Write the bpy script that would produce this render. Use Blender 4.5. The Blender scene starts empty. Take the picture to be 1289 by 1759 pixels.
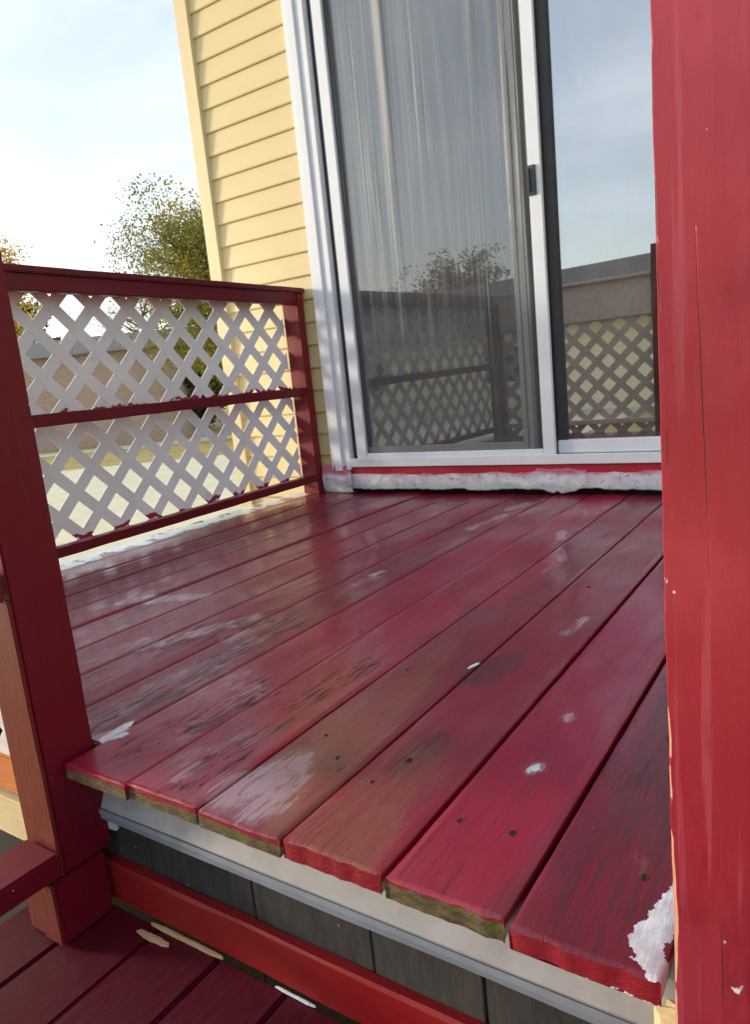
import bpy, bmesh, math, random
from mathutils import Vector, Matrix, noise
random.seed(7)
SC = bpy.context.scene
COL = SC.collection
R = math.radians

# ------------------------------------------------------------------ camera
cam = bpy.data.cameras.new('camera'); camo = bpy.data.objects.new('camera', cam); COL.objects.link(camo)
cr = Vector((0.8298317553, 0.5491447839, -0.0990922003))
cd = Vector((0.0225888208, -0.2104929992, -0.9773343555))
cw = Vector((-0.5575562779, 0.8087847078, -0.1870783081))
camo.matrix_world = Matrix(((cr.x, -cd.x, -cw.x, 0.0), (cr.y, -cd.y, -cw.y, 0.0), (cr.z, -cd.z, -cw.z, 0.526), (0, 0, 0, 1)))
cam.sensor_fit = 'HORIZONTAL'; cam.sensor_width = 36.0; cam.lens = 1245.25 / 1289 * 36
cam.clip_start = 0.02; cam.clip_end = 2000
SC.camera = camo

# ------------------------------------------------------------------ sky, sun, exposure
SUN_EL = 12.0                      # low autumn sun
SUN_DIR = Vector((-math.cos(R(20)) * math.cos(R(SUN_EL)), -math.sin(R(20)) * math.cos(R(SUN_EL)), math.sin(R(SUN_EL))))
w = bpy.data.worlds.new('World'); SC.world = w; w.use_nodes = True
nt = w.node_tree; N = nt.nodes; L = nt.links
bg = N['Background']
sky = N.new('ShaderNodeTexSky'); sky.sky_type = 'NISHITA'; sky.sun_disc = False
sky.sun_elevation = R(SUN_EL); sky.sun_rotation = math.atan2(SUN_DIR.x, SUN_DIR.y)
sky.dust_density = 1.6; sky.air_density = 1.0; sky.ozone_density = 1.4
tc = N.new('ShaderNodeTexCoord'); mp = N.new('ShaderNodeMapping'); mp.inputs['Scale'].default_value = (1.2, 1.2, 3.2)
L.new(tc.outputs['Generated'], mp.inputs['Vector'])
nz = N.new('ShaderNodeTexNoise'); nz.inputs['Scale'].default_value = 1.7; nz.inputs['Detail'].default_value = 7; nz.inputs['Roughness'].default_value = .55
nz.inputs['Distortion'].default_value = .4
L.new(mp.outputs[0], nz.inputs['Vector'])
rp = N.new('ShaderNodeMapRange'); rp.inputs[1].default_value = .38; rp.inputs[2].default_value = .78; rp.inputs[3].default_value = .34; rp.inputs[4].default_value = .85
L.new(nz.outputs['Fac'], rp.inputs[0])
mx = N.new('ShaderNodeMix'); mx.data_type = 'RGBA'; mx.inputs['B'].default_value = (6.5, 6.8, 7.1, 1)
L.new(rp.outputs[0], mx.inputs['Factor']); L.new(sky.outputs[0], mx.inputs['A'])
L.new(mx.outputs['Result'], bg.inputs['Color']); bg.inputs['Strength'].default_value = 0.13
sun = bpy.data.lights.new('sun', 'SUN'); suno = bpy.data.objects.new('sun', sun); COL.objects.link(suno)
sun.energy = 2.3; sun.angle = R(9.0); sun.color = (1.0, .84, .64)
suno.rotation_euler = SUN_DIR.to_track_quat('Z', 'Y').to_euler()
SC.view_settings.view_transform = 'Standard'; SC.view_settings.look = 'None'
SC.view_settings.gamma = 1.0; SC.view_settings.use_curve_mapping = False
SC.view_settings.exposure = 0.92

# ------------------------------------------------------------------ material helpers
class M:
    def __init__(s, name):
        s.m = bpy.data.materials.new(name); s.m.use_nodes = True
        s.t = s.m.node_tree; s.b = s.t.nodes['Principled BSDF']; s.o = s.t.nodes['Material Output']
        g = s.t.nodes.new('ShaderNodeNewGeometry'); s.pos = g.outputs['Position']
    def n(s, k, **kw):
        x = s.t.nodes.new(k)
        for a, v in kw.items(): setattr(x, a, v)
        return x
    def l(s, a, b): s.t.links.new(a, b)
    def put(s, sock, v):
        if isinstance(v, bpy.types.NodeSocket): s.l(v, sock)
        elif v is not None: sock.default_value = v if not (isinstance(v, tuple) and len(v) == 3 and sock.type == 'RGBA') else (*v, 1)
    def noise(s, scale, stretch=(1, 1, 1), detail=4, rough=.55, dist=0, vec=None, off=(0, 0, 0)):
        mp = s.n('ShaderNodeMapping'); mp.inputs['Scale'].default_value = stretch; mp.inputs['Location'].default_value = off
        s.l(vec or s.pos, mp.inputs['Vector'])
        x = s.n('ShaderNodeTexNoise'); x.inputs['Scale'].default_value = scale; x.inputs['Detail'].default_value = detail
        x.inputs['Roughness'].default_value = rough; x.inputs['Distortion'].default_value = dist
        s.l(mp.outputs[0], x.inputs['Vector']); return x.outputs['Fac']
    def rng(s, v, a, b, c=0., d=1.):
        x = s.n('ShaderNodeMapRange'); s.put(x.inputs[0], v)
        for i, q in zip((1, 2, 3, 4), (a, b, c, d)): x.inputs[i].default_value = q
        return x.outputs[0]
    def math(s, op, a, b=0.):
        x = s.n('ShaderNodeMath', operation=op); s.put(x.inputs[0], a); s.put(x.inputs[1], b); return x.outputs[0]
    def mix(s, f, a, b):
        x = s.n('ShaderNodeMix', data_type='RGBA'); s.put(x.inputs['Factor'], f); s.put(x.inputs['A'], a); s.put(x.inputs['B'], b)
        return x.outputs['Result']
    def attr(s, name):
        x = s.n('ShaderNodeAttribute', attribute_name=name); return x.outputs['Fac']
    def sep(s, v=None):
        x = s.n('ShaderNodeSeparateXYZ'); s.l(v or s.pos, x.inputs[0]); return x.outputs
    def objrand(s):
        return s.n('ShaderNodeObjectInfo').outputs['Random']
    def bump(s, h, strength=.3, dist=.002, prev=None):
        x = s.n('ShaderNodeBump'); x.inputs['Strength'].default_value = strength; x.inputs['Distance'].default_value = dist
        s.l(h, x.inputs['Height'])
        if prev: s.l(prev, x.inputs['Normal'])
        s.l(x.outputs[0], s.b.inputs['Normal']); return x.outputs[0]
    def set(s, col=None, rough=None, spec=None, metal=None):
        if col is not None: s.put(s.b.inputs['Base Color'], col)
        if rough is not None: s.put(s.b.inputs['Roughness'], rough)
        if spec is not None: s.put(s.b.inputs['Specular IOR Level'], spec)
        if metal is not None: s.put(s.b.inputs['Metallic'], metal)
        return s.m

RED = (.30, .010, .028)
def paint(name, base=RED, chips=.0, grain=(6, 6, 1), rough=.38, faded=(.42, .06, .06), under=(.75, .72, .72), spread=.5, gr=.35, runs=False):
    m = M(name)
    big = m.noise(3, (1, 1, .6), 3); fine = m.noise(22, grain, 5, .6)
    c = m.mix(m.rng(big, .35, .75, 0, spread), base, faded)
    c = m.mix(m.rng(fine, .55, .8, 0, gr), c, tuple(x * .62 for x in base))
    if runs:     # dried runs of a paler second coat down the face
        rn = m.noise(95, (1, 1, .03), 3, .5, .3, off=(.2, 0, 0)); k = m.rng(rn, .54, .60)
        c = m.mix(m.math('MULTIPLY', k, .5), c, (.40, .075, .105))
        k2 = m.rng(m.noise(6, (1, 1, .5), 4, .6, off=(5, 1, 2)), .52, .58); c = m.mix(m.math('MULTIPLY', k2, .35), c, (.42, .05, .075))
    crack = None
    if runs:
        x, y, z = m.sep(); q = m.math('ADD', m.math('ADD', x, m.math('MULTIPLY', z, .020)), m.math('MULTIPLY', m.math('SUBTRACT', m.noise(6, (.2, .2, 1), 3), .5), .006))
        ln = m.rng(m.math('ABSOLUTE', m.math('ADD', q, .0735)), .00042, .00015); crack = m.math('MULTIPLY', ln, m.rng(m.noise(3.1, (.1, .1, 1), 3, .6, off=(0, 0, 1.7)), .50, .60))
        ln2 = m.rng(m.math('ABSOLUTE', m.math('ADD', q, .0955)), .0004, .0002); crack = m.math('MAXIMUM', crack, m.math('MULTIPLY', ln2, m.rng(m.noise(4, (.1, .1, 1), 3, .6, off=(0, 3, .2)), .54, .58)))
        c = m.mix(m.math('MULTIPLY', crack, .85), c, (.05, .002, .006))
        dirt = m.rng(m.noise(30, (1, 1, .25), 5, .7, off=(3, 3, 3)), .60, .72, 0, .45); c = m.mix(dirt, c, (.14, .008, .018))
    spk = m.noise(60, (1, 1, .8), 3, .5, 0)
    if chips > 0:
        k = m.rng(spk, .80 - chips, .815 - chips)
        c = m.mix(k, c, under)
    m.set(c, m.rng(fine, .3, .7, rough - .08, rough + .14), .5 if runs else .3)
    b1 = m.bump(m.math('ADD', m.math('MULTIPLY', fine, gr), m.math('MULTIPLY', big, .3)), .8, .0014); b2 = m.bump(m.noise(180, (1, 1, .5 if runs else 1), 3), .25 if runs else .15, .0006, b1)
    if crack is not None: m.bump(m.math('SUBTRACT', 1., crack), 1., .002, b2)
    return m.m
MAT = {}
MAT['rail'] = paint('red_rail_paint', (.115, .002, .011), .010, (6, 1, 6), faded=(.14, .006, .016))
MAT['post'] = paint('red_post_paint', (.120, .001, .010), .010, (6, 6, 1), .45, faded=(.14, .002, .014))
MAT['post_end'] = paint('end_post_paint', (.16, .005, .014), .0, (6, 6, 1), faded=(.20, .02, .022), spread=.8)
MAT['skirt'] = paint('red_skirting_paint', (.21, .005, .010), .006, (1, 6, 6), .45, faded=(.27, .022, .016), spread=.7)
MAT['porch'] = paint('porch_post_paint', (.26, .014, .026), .058, (5, 5, .7), .27, faded=(.37, .030, .048), spread=.8, gr=.20, runs=True)
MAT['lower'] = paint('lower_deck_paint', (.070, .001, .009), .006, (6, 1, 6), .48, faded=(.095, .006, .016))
MAT['sill'] = paint('sill_paint', (.36, .012, .040), .03, (1, 6, 6), .4)

def wood(name, a, b, grain=(8, 8, .8), rough=.75, sc=24):
    m = M(name); f = m.noise(sc, grain, 6, .65); g = m.noise(4, (1, 1, 1), 3)
    c = m.mix(m.rng(f, .3, .75), a, b); c = m.mix(m.rng(g, .5, .8, 0, .4), c, tuple(x * .55 for x in a))
    m.set(c, rough, .3); m.bump(f, .5, .002); return m.m
MAT['orange'] = wood('sunlit_orange_face', (.17, .026, .018), (.10, .008, .010), rough=.42)  # red post paint with warm sunlight put into its colour
MAT['orange_bright'] = wood('bright_orange_wood', (.60, .22, .06), (.45, .12, .04), (1, 8, 8), .6)
MAT['bare'] = wood('bare_pine', (.60, .34, .22), (.42, .15, .09))
MAT['pale'] = wood('pale_lumber', (.72, .60, .36), (.58, .44, .24), (1, 8, 8))
MAT['splinter'] = wood('splinter_wood', (.60, .44, .27), (.42, .26, .14), (1, 8, 8))

# deck board top: worn paint steered by per-vertex wear and sheen attributes; each board has its own coat (object colour)
def deck_mat():
    m = M('worn_deck_paint')
    own = m.n('ShaderNodeObjectInfo').outputs['Color']
    grain = m.noise(16, (9, .55, 2), 6, .7, .25)
    fine = m.noise(70, (5, .35, 2), 4, .7)
    blot = m.noise(4.5, (1.6, .7, 1), 5, .65); spot = m.noise(55, (1.1, .55, 1), 5, .68)
    edge = m.math('MULTIPLY', m.math('ADD', spot, fine), .5)
    base = m.mix(m.rng(blot, .36, .50, 0, .6), own, (.21, .003, .030))
    base = m.mix(m.rng(blot, .54, .66, 0, .40), base, (.13, .018, .034))
    base = m.mix(m.rng(m.noise(9, (1.2, .5, 1), 4, .6, off=(4, 2, 0)), .55, .68, 0, .4), base, (.10, .006, .020))
    base = m.mix(m.rng(grain, .50, .72, 0, .36), base, (.065, .006, .014))
    base = m.mix(m.rng(fine, .58, .76, 0, .10), base, (.36, .10, .13))
    def mask(name, amp, lo=.42, hi=.62, nz=None):
        a = m.attr(name); q = m.math('ADD', a, m.math('MULTIPLY', m.math('SUBTRACT', nz if nz is not None else spot, .5), amp))
        return m.math('MULTIPLY', m.rng(q, lo, hi), m.rng(a, .02, .2))
    fresh = mask('fresh', 1.3, .36, .46, m.math('MULTIPLY', m.math('ADD', blot, spot), .5))
    base = m.mix(m.math('MULTIPLY', fresh, .8), base, (.26, .001, .030))
    dk = mask('dark', 1.8, .36, .50, m.math('MULTIPLY', m.math('ADD', blot, grain), .5))
    base = m.mix(m.math('MULTIPLY', dk, .55), base, (.055, .016, .024))
    wd = mask('wood', 2.4, .44, .56, m.math('MULTIPLY', m.math('ADD', grain, fine), .5))
    wcol = m.mix(m.rng(fine, .3, .7), (.30, .17, .095), (.16, .095, .060))
    wcol = m.mix(m.rng(m.noise(7, (1, .5, 1), 3, .5, off=(7, 7, 0)), .46, .60, 0, .8), wcol, (.30, .085, .060))
    base = m.mix(m.math('MULTIPLY', wd, .40), base, wcol)
    white_sheen = mask('white', 2.8, .54, .66, m.math('MULTIPLY', m.math('ADD', edge, grain), .5))
    base = m.mix(m.math('MULTIPLY', white_sheen, .34), base, (.50, .42, .50))  # pale paint remnants plus sky reflection of wet patches put into colour
    soft = m.attr('white'); base = m.mix(m.math('MULTIPLY', soft, .10), base, (.42, .28, .36))  # soft sky sheen of the same wet patches, mixed into the colour
    sw = m.rng(m.math('ADD', m.attr('strip'), m.math('MULTIPLY', m.math('SUBTRACT', m.noise(13, (1, 1, 1), 5, .6), .5), 4.0)), .62, .80)
    sw = m.math('MULTIPLY', sw, m.rng(m.attr('strip'), .0, .15))
    base = m.mix(sw, base, (.52, .60, .63))
    th = m.rng(m.math('ADD', m.attr('thick'), m.math('MULTIPLY', m.math('SUBTRACT', m.math('MULTIPLY', m.math('ADD', spot, m.noise(130, (1, 1, 1), 3, .6)), .5), .5), 2.2)), .46, .50)
    th = m.math('MULTIPLY', th, m.rng(m.attr('thick'), .04, .15))
    base = m.mix(th, base, m.mix(m.rng(spot, .4, .6), (.66, .72, .82), (.50, .48, .58)))
    sc = m.rng(m.noise(120, (1.5, .5, 1), 4, .7), .70, .76)
    base = m.mix(m.math('MULTIPLY', sc, .40), base, (.55, .42, .48))
    ck = m.attr('crack')
    cn = m.noise(13, (7, .42, 2), 4, .55, .5, off=(3, 1, 0))
    gate = m.rng(m.math('ADD', ck, m.math('MULTIPLY', m.math('SUBTRACT', m.noise(24, (1, .6, 1), 3), .5), 2.2)), .36, .50)
    c1 = m.math('MULTIPLY', m.math('MULTIPLY', m.rng(m.math('ABSOLUTE', m.math('SUBTRACT', cn, .5)), .030, .008), gate), m.rng(ck, .05, .2))
    c0 = m.math('MULTIPLY', m.rng(m.math('ABSOLUTE', m.math('SUBTRACT', m.noise(11, (7, .22, 2), 2, .5, .2, off=(9, 4, 2)), .5)), .006, .001), m.rng(blot, .47, .55, 0, .75))
    crk = m.math('MAXIMUM', c1, c0)
    base = m.mix(m.math('MULTIPLY', crk, .92), base, (.018, .008, .010))
    rg = m.rng(blot, .3, .7, .22, .42)
    rg = m.math('ADD', rg, m.math('MULTIPLY', wd, .18)); rg = m.math('ADD', rg, m.math('MULTIPLY', m.rng(fine, .3, .7), .14))
    m.set(base, rg, .25)
    # a thin film of water lying in patches: a flat clear coat over the bumpy paint
    pud = m.math('MULTIPLY', m.rng(m.math('ADD', m.attr('white'), m.math('MULTIPLY', m.math('SUBTRACT', edge, .5), 2.4)), .30, .36), m.rng(m.attr('white'), .02, .15))
    film = m.rng(m.noise(3.2, (1.4, .6, 1), 4, .55, .3, off=(1.5, .4, 0)), .40, .58, .22, .75)
    wet = m.math('MAXIMUM', film, m.math('MULTIPLY', pud, .95)); wet = m.math('MULTIPLY', wet, m.math('SUBTRACT', 1., crk)); wet = m.math('MULTIPLY', wet, m.math('SUBTRACT', 1., m.math('MULTIPLY', wd, .6)))
    m.put(m.b.inputs['Coat Weight'], wet); m.b.inputs['Coat IOR'].default_value = 1.5
    m.put(m.b.inputs['Coat Roughness'], m.math('SUBTRACT', m.rng(blot, .35, .65, .11, .20), m.math('MULTIPLY', pud, .07)))
    cb = m.n('ShaderNodeBump'); cb.inputs['Strength'].default_value = .15; cb.inputs['Distance'].default_value = .0012; m.l(m.math('ADD', m.math('MULTIPLY', grain, .4), spot), cb.inputs['Height']); m.l(cb.outputs[0], m.b.inputs['Coat Normal'])
    h = m.math('SUBTRACT', m.math('ADD', m.math('MULTIPLY', grain, .6), m.math('MULTIPLY', white_sheen, .25)), m.math('MULTIPLY', crk, 1.6))
    h = m.math('ADD', h, m.math('MULTIPLY', fine, .25))
    m.bump(h, .6, .0024)
    return m.m
MAT['deck'] = deck_mat()
def end_mat(name, mossy):
    m = M(name); z = m.sep()[2]; nzz = m.noise(30, (1, 1, .6), 5, .7)
    woodc = m.mix(m.rng(m.noise(70, (1, 1, 3), 5, .7), .35, .7), (.15, .11, .055), (.04, .028, .018))
    woodc = m.mix(m.rng(m.noise(18, (1, 1, 1), 4), .44 if mossy > 1 else .56, .7, 0, .9), woodc, (.09, .12, .012))
    redc = m.mix(nzz, (.25, .004, .012), (.20, .015, .025))
    lim = {0: -.030, 1: -.011, 2: -.006}[mossy]
    k = m.rng(m.math('ADD', z, m.math('MULTIPLY', m.math('SUBTRACT', nzz, .5), .018)), lim - .0012, lim + .0012)
    m.set(m.mix(k, woodc, redc), .55, .35); m.bump(m.noise(90, (1, 1, 2), 5, .7), .6, .003); return m.m
MAT['end_moss'] = end_mat('mossy_board_end', 2); MAT['end_wood'] = end_mat('weathered_board_end', 1); MAT['end_red'] = end_mat('painted_board_end', 0)

def siding_mat():
    m = M('yellow_vinyl'); g = m.noise(3, (1, 1, 6), 4); f = m.noise(50, (.5, 1, 8), 3)
    c = m.mix(m.rng(g, .3, .7), (.64, .525, .275), (.61, .505, .275)); c = m.mix(m.rng(f, .6, .8, 0, .2), c, (.6, .48, .25))
    m.set(c, .42, .4); m.bump(f, .12, .001); return m.m
MAT['siding'] = siding_mat()
def plain(name, col, rough=.5, metal=0., var=.12, sc=12, bmp=.1, spec=.5):
    m = M(name); g = m.noise(sc, (1, 1, 1), 5, .6)
    m.set(m.mix(m.rng(g, .3, .75), col, tuple(max(0, x * (1 - 2 * var)) for x in col)), m.rng(g, .3, .7, rough - .06, rough + .1), spec, metal)
    m.bump(g, bmp, .001); return m.m
MAT['white'] = plain('white_aluminium', (.70, .74, .80), .38, 0, .06, 8)
MAT['grey_metal'] = plain('grey_anodised_metal', (.42, .44, .47), .36, .6, .1)
MAT['dark_gasket'] = plain('dark_gasket', (.035, .038, .04), .6)
MAT['strip'] = plain('drip_edge_metal', (.36, .36, .37), .5, .0, .15, 20)
MAT['strip_lip'] = plain('drip_edge_lip', (.30, .35, .42), .42, .3, .15, 20)
MAT['handle'] = plain('handle_plastic', (.05, .05, .055), .4)
MAT['concrete'] = plain('pale_concrete', (.62, .60, .45), .9, 0, .1, 3)
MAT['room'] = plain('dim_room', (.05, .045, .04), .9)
MAT['trim'] = plain('corner_trim_vinyl', (.64, .535, .30), .42, 0, .03)
MAT['nail'] = plain('rusty_hole', (.012, .008, .006), .9)
MAT['rim'] = plain('dark_rim_and_underfill', (.012, .014, .016), .85)
def fascia_mat():
    m = M('grey_weathered_skirt'); g = m.noise(20, (4, 4, .8), 6, .65); b = m.noise(5, (1, 1, .5), 3)
    c = m.mix(m.rng(g, .3, .75), (.050, .048, .048), (.022, .021, .022)); c = m.mix(m.rng(b, .45, .7, 0, .6), c, (.065, .056, .047))
    c = m.mix(m.rng(m.noise(90, (1, 1, .7), 4), .70, .73, 0, .8), c, (.5, .48, .44))
    m.set(c, .8, .25); m.bump(g, .5, .002); return m.m
MAT['fascia'] = fascia_mat()
def lattice_mat(name, red):
    m = M(name); g = m.noise(7, (1, 1, 1), 4); f = m.noise(30, (1, 1, 1), 5, .6)
    c = m.mix(m.rng(g, .35, .7), (.78, .78, .81), (.68, .68, .71))
    c = m.mix(m.rng(f, .62, .75, 0, .5), c, (.46, .40, .38))
    if red:      # red paint brushed onto the slats next to each rail
        z = m.sep()[2]; q = m.math('MULTIPLY', m.math('SUBTRACT', m.noise(13, (1, 1, .5), 5, .6), .5), .09)
        zz = m.math('ADD', z, q)
        for a in (.082, .496):
            k = m.rng(m.math('ABSOLUTE', m.math('SUBTRACT', zz, a)), .011, .006); c = m.mix(k, c, (.28, .012, .045))
        k = m.rng(zz, .882, .892); c = m.mix(k, c, (.28, .012, .03))
    m.set(c, .6, .35); m.bump(f, .3, .0015); return m.m
MAT['lattice'] = lattice_mat('white_lattice_paint', True); MAT['lattice_far'] = lattice_mat('old_lattice_paint', False)
def splash_mat():
    m = M('purple_smeared_lattice'); k = m.rng(m.noise(38, (1, 1, 1), 4, .6), .48, .54); k2 = m.rng(m.noise(12, (1, 1, 1), 3), .56, .60)
    c = m.mix(m.math('MULTIPLY', k, .35), (.66, .64, .64), (.50, .38, .46)); m.set(c, .6); return m.m
MAT['splash'] = splash_mat()
def caulk_mat():
    m = M('old_white_primer'); g = m.noise(16, (1, 1, 1.5), 5, .65); f = m.noise(50, (1, 1, .7), 5, .65)
    c = m.mix(m.rng(g, .35, .65), (.62, .66, .70), (.46, .41, .50)); z = m.sep()[2]
    zz = m.math('ADD', z, m.math('MULTIPLY', m.math('SUBTRACT', m.noise(9, (1, 1, 1), 5, .6), .5), .06))
    c = m.mix(m.rng(zz, .078, .094, 0, .9), c, (.42, .07, .14))
    c = m.mix(m.rng(zz, .052, .036, 0, .5), c, (.30, .40, .38))
    c = m.mix(m.rng(f, .57, .64, 0, .75), c, (.24, .24, .26)); m.set(c, .6, .3); m.bump(f, .2, .0015); return m.m
MAT['caulk'] = caulk_mat()
def flake_mat():
    m = M('thick_white_paint'); f = m.noise(60, (1, 1, 1), 5, .65)
    c = m.mix(m.rng(f, .60, .64), (.76, .80, .88), (.30, .10, .16)); m.set(c, .5); m.bump(f, .6, .003); return m.m
MAT['flake'] = flake_mat()
def glass_mat(name, refl, haze):
    m = M(name); t = m.t; t.nodes.remove(m.b)
    g = m.n('ShaderNodeBsdfGlossy'); g.inputs['Roughness'].default_value = .012; g.inputs['Color'].default_value = (.93, .96, 1, 1)
    d = m.n('ShaderNodeBsdfDiffuse'); d.inputs['Color'].default_value = (.35, .34, .32, 1)
    tr = m.n('ShaderNodeBsdfTransparent'); tr.inputs['Color'].default_value = (.35, .38, .38, 1)
    lw = m.n('ShaderNodeLayerWeight'); lw.inputs['Blend'].default_value = .35
    a = m.n('ShaderNodeMixShader'); m.l(m.rng(lw.outputs['Fresnel'], 0, 1, refl, 1.), a.inputs[0]); m.l(tr.outputs[0], a.inputs[1]); m.l(g.outputs[0], a.inputs[2])
    dust = m.rng(m.noise(9, (1, 1, .35), 5, .65), .40, .8, haze * .5, haze * 1.6)
    b = m.n('ShaderNodeMixShader'); m.l(dust, b.inputs[0]); m.l(a.outputs[0], b.inputs[1]); m.l(d.outputs[0], b.inputs[2])
    h = m.noise(1.2, (1, 1, .6), 2); bp = m.n('ShaderNodeBump'); bp.inputs['Strength'].default_value = .05; bp.inputs['Distance'].default_value = .01
    m.l(h, bp.inputs['Height']); m.l(bp.outputs[0], g.inputs['Normal'])
    m.l(b.outputs[0], m.o.inputs['Surface']); return m.m
MAT['glass'] = glass_mat('door_glass', .40, .04); MAT['glass_fixed'] = glass_mat('fixed_door_glass', .50, .12)
def screen_mat():
    m = M('dusty_insect_screen'); m.t.nodes.remove(m.b)
    d = m.n('ShaderNodeBsdfDiffuse'); tr = m.n('ShaderNodeBsdfTransparent')
    z = m.sep()[2]
    s1 = m.noise(26, (1, 1, .025), 3, .5, off=(0, 0, .3)); s2 = m.noise(75, (1, 1, .012), 2, .5, off=(2, 0, 0)); s3 = m.noise(6, (1, 1, .02), 2)
    st = m.math('ADD', m.math('MULTIPLY', m.rng(s1, .46, .74, .1, 1.), m.rng(s2, .44, .66)), m.rng(m.noise(120, (1, 1, .008), 2, .5, off=(5, 0, 0)), .60, .72, 0, .7)); st = m.math('MULTIPLY', st, m.rng(s3, .34, .54, .1, 1.))
    st = m.math('MULTIPLY', st, m.rng(z, .55, 1.15, .12, 1.))
    d.inputs['Color'].default_value = (.20, .20, .195, 1)
    cc = m.mix(m.rng(st, 0, .5), (.13, .14, .145), (.46, .46, .44)); m.l(cc, d.inputs['Color'])
    f = m.math('ADD', .38, m.math('MULTIPLY', st, .52)); f = m.math('MINIMUM', f, .92)
    a = m.n('ShaderNodeMixShader'); m.l(f, a.inputs[0]); m.l(tr.outputs[0], a.inputs[1]); m.l(d.outputs[0], a.inputs[2]); m.l(a.outputs[0], m.o.inputs['Surface'])
    return m.m
MAT['screen'] = screen_mat()
def brick_mat():
    m = M('weathered_brick'); b = m.n('ShaderNodeTexBrick'); mp = m.n('ShaderNodeMapping'); mp.inputs['Rotation'].default_value = (R(90), 0, 0)
    m.l(m.n('ShaderNodeTexCoord').outputs['Object'], mp.inputs[0]); m.l(mp.outputs[0], b.inputs['Vector'])
    b.inputs['Color1'].default_value = (.42, .29, .22, 1); b.inputs['Color2'].default_value = (.36, .22, .17, 1); b.inputs['Mortar'].default_value = (.5, .47, .42, 1)
    b.inputs['Scale'].default_value = 4.; b.inputs['Mortar Size'].default_value = .02
    m.set(m.mix(m.rng(m.noise(.6, (1, 1, 1), 4), .4, .7, 0, .4), b.outputs[0], (.45, .36, .3)), .9, .2); return m.m
MAT['brick'] = brick_mat()
MAT['roof'] = plain('grey_shingle', (.13, .13, .13), .9, 0, .2, 6)
MAT['peach'] = plain('peach_siding', (.88, .78, .52), .7, 0, .04, 3)
MAT['winglass'] = plain('far_window_glass', (.05, .06, .07), .15, 0, .1)
MAT['bark'] = wood('bark', (.16, .12, .085), (.07, .05, .035), (6, 6, 1), .95, 10)
def leaf_mat(name, a, b, c):
    m = M(name); r = m.attr('lv')
    col = m.mix(m.rng(r, .0, .6), a, b); col = m.mix(m.rng(r, .75, .95), col, c)
    m.set(col, .6, .25)
    t = m.n('ShaderNodeBsdfTranslucent'); m.l(col, t.inputs['Color']); x = m.n('ShaderNodeMixShader'); x.inputs[0].default_value = .5
    m.l(m.b.outputs[0], x.inputs[1]); m.l(t.outputs[0], x.inputs[2]); m.l(x.outputs[0], m.o.inputs['Surface']); return m.m
MAT['leaf_autumn'] = leaf_mat('autumn_leaves', (.13, .15, .03), (.22, .21, .045), (.50, .33, .05))
MAT['leaf_green'] = leaf_mat('green_leaves', (.045, .065, .012), (.085, .10, .02), (.14, .14, .03))
MAT['leaf_orange'] = leaf_mat('orange_leaves', (.38, .16, .03), (.45, .22, .05), (.30, .22, .05))
MAT['leaf_yellow'] = leaf_mat('yellow_leaves', (.45, .34, .08), (.55, .38, .08), (.40, .36, .12))
MAT['leaf_brown'] = leaf_mat('brown_leaves', (.20, .10, .04), (.26, .14, .06), (.30, .2, .08))
def ground_mat():
    m = M('dry_lawn'); g = m.noise(1.2, (1, 1, 1), 6, .6); f = m.noise(25, (1, 1, 1), 4, .7)
    c = m.mix(m.rng(g, .35, .65), (.34, .29, .11), (.44, .36, .17)); c = m.mix(m.rng(f, .5, .8, 0, .5), c, (.19, .17, .05)); m.set(c, .95, .1); m.bump(f, .8, .03); return m.m
MAT['lawn'] = ground_mat()

# ------------------------------------------------------------------ object helpers
def tag(o, label=None, cat=None, group=None, kind=None):
    if label: o['label'] = label
    if cat: o['category'] = cat
    if group: o['group'] = group
    if kind: o['kind'] = kind
    return o
def empty(name, loc, label, cat, group=None):
    o = bpy.data.objects.new(name, None); COL.objects.link(o); o.location = loc; o.empty_display_size = .1
    return tag(o, label, cat, group)
def wloc(o):
    v = Vector((0, 0, 0))
    while o: v += Vector(o.location); o = o.parent
    return v
def mesh_obj(name, verts, faces, mats, parent=None, loc=None, fm=None, smooth=False):
    """verts in world metres; origin at loc (or the middle of the base); parent offsets are taken out"""
    vs = [Vector(v) for v in verts]
    if loc is None:
        n = len(vs); loc = Vector((sum(v.x for v in vs) / n, sum(v.y for v in vs) / n, min(v.z for v in vs)))
    loc = Vector(loc)
    me = bpy.data.meshes.new(name); me.from_pydata([v - loc for v in vs], [], faces)
    for mm in (mats if isinstance(mats, (list, tuple)) else [mats]): me.materials.append(MAT[mm] if isinstance(mm, str) else mm)
    if fm: me.polygons.foreach_set('material_index', fm)
    if smooth: me.polygons.foreach_set('use_smooth', [True] * len(me.polygons))
    me.update()
    o = bpy.data.objects.new(name, me); COL.objects.link(o)
    if parent: o.parent = parent; o.location = loc - wloc(parent)
    else: o.location = loc
    return o
def bm_obj(name, bm, mats, parent=None, loc=None, smooth=False):
    bm.verts.index_update(); bm.faces.index_update()
    bmesh.ops.recalc_face_normals(bm, faces=bm.faces)
    o = mesh_obj(name, [v.co.copy() for v in bm.verts], [[v.index for v in f.verts] for f in bm.faces], mats, parent, loc, [f.material_index for f in bm.faces], smooth)
    bm.free(); return o
def add_hexa(bm, c):   # c: 8 corners, bottom ring then top ring
    v = [bm.verts.new(p) for p in c]
    for f in ((0, 3, 2, 1), (4, 5, 6, 7), (0, 1, 5, 4), (1, 2, 6, 5), (2, 3, 7, 6), (3, 0, 4, 7)): bm.faces.new([v[i] for i in f])
def add_box(bm, x0, x1, y0, y1, z0, z1):
    add_hexa(bm, [(x0, y0, z0), (x1, y0, z0), (x1, y1, z0), (x0, y1, z0), (x0, y0, z1), (x1, y0, z1), (x1, y1, z1), (x0, y1, z1)])
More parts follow.
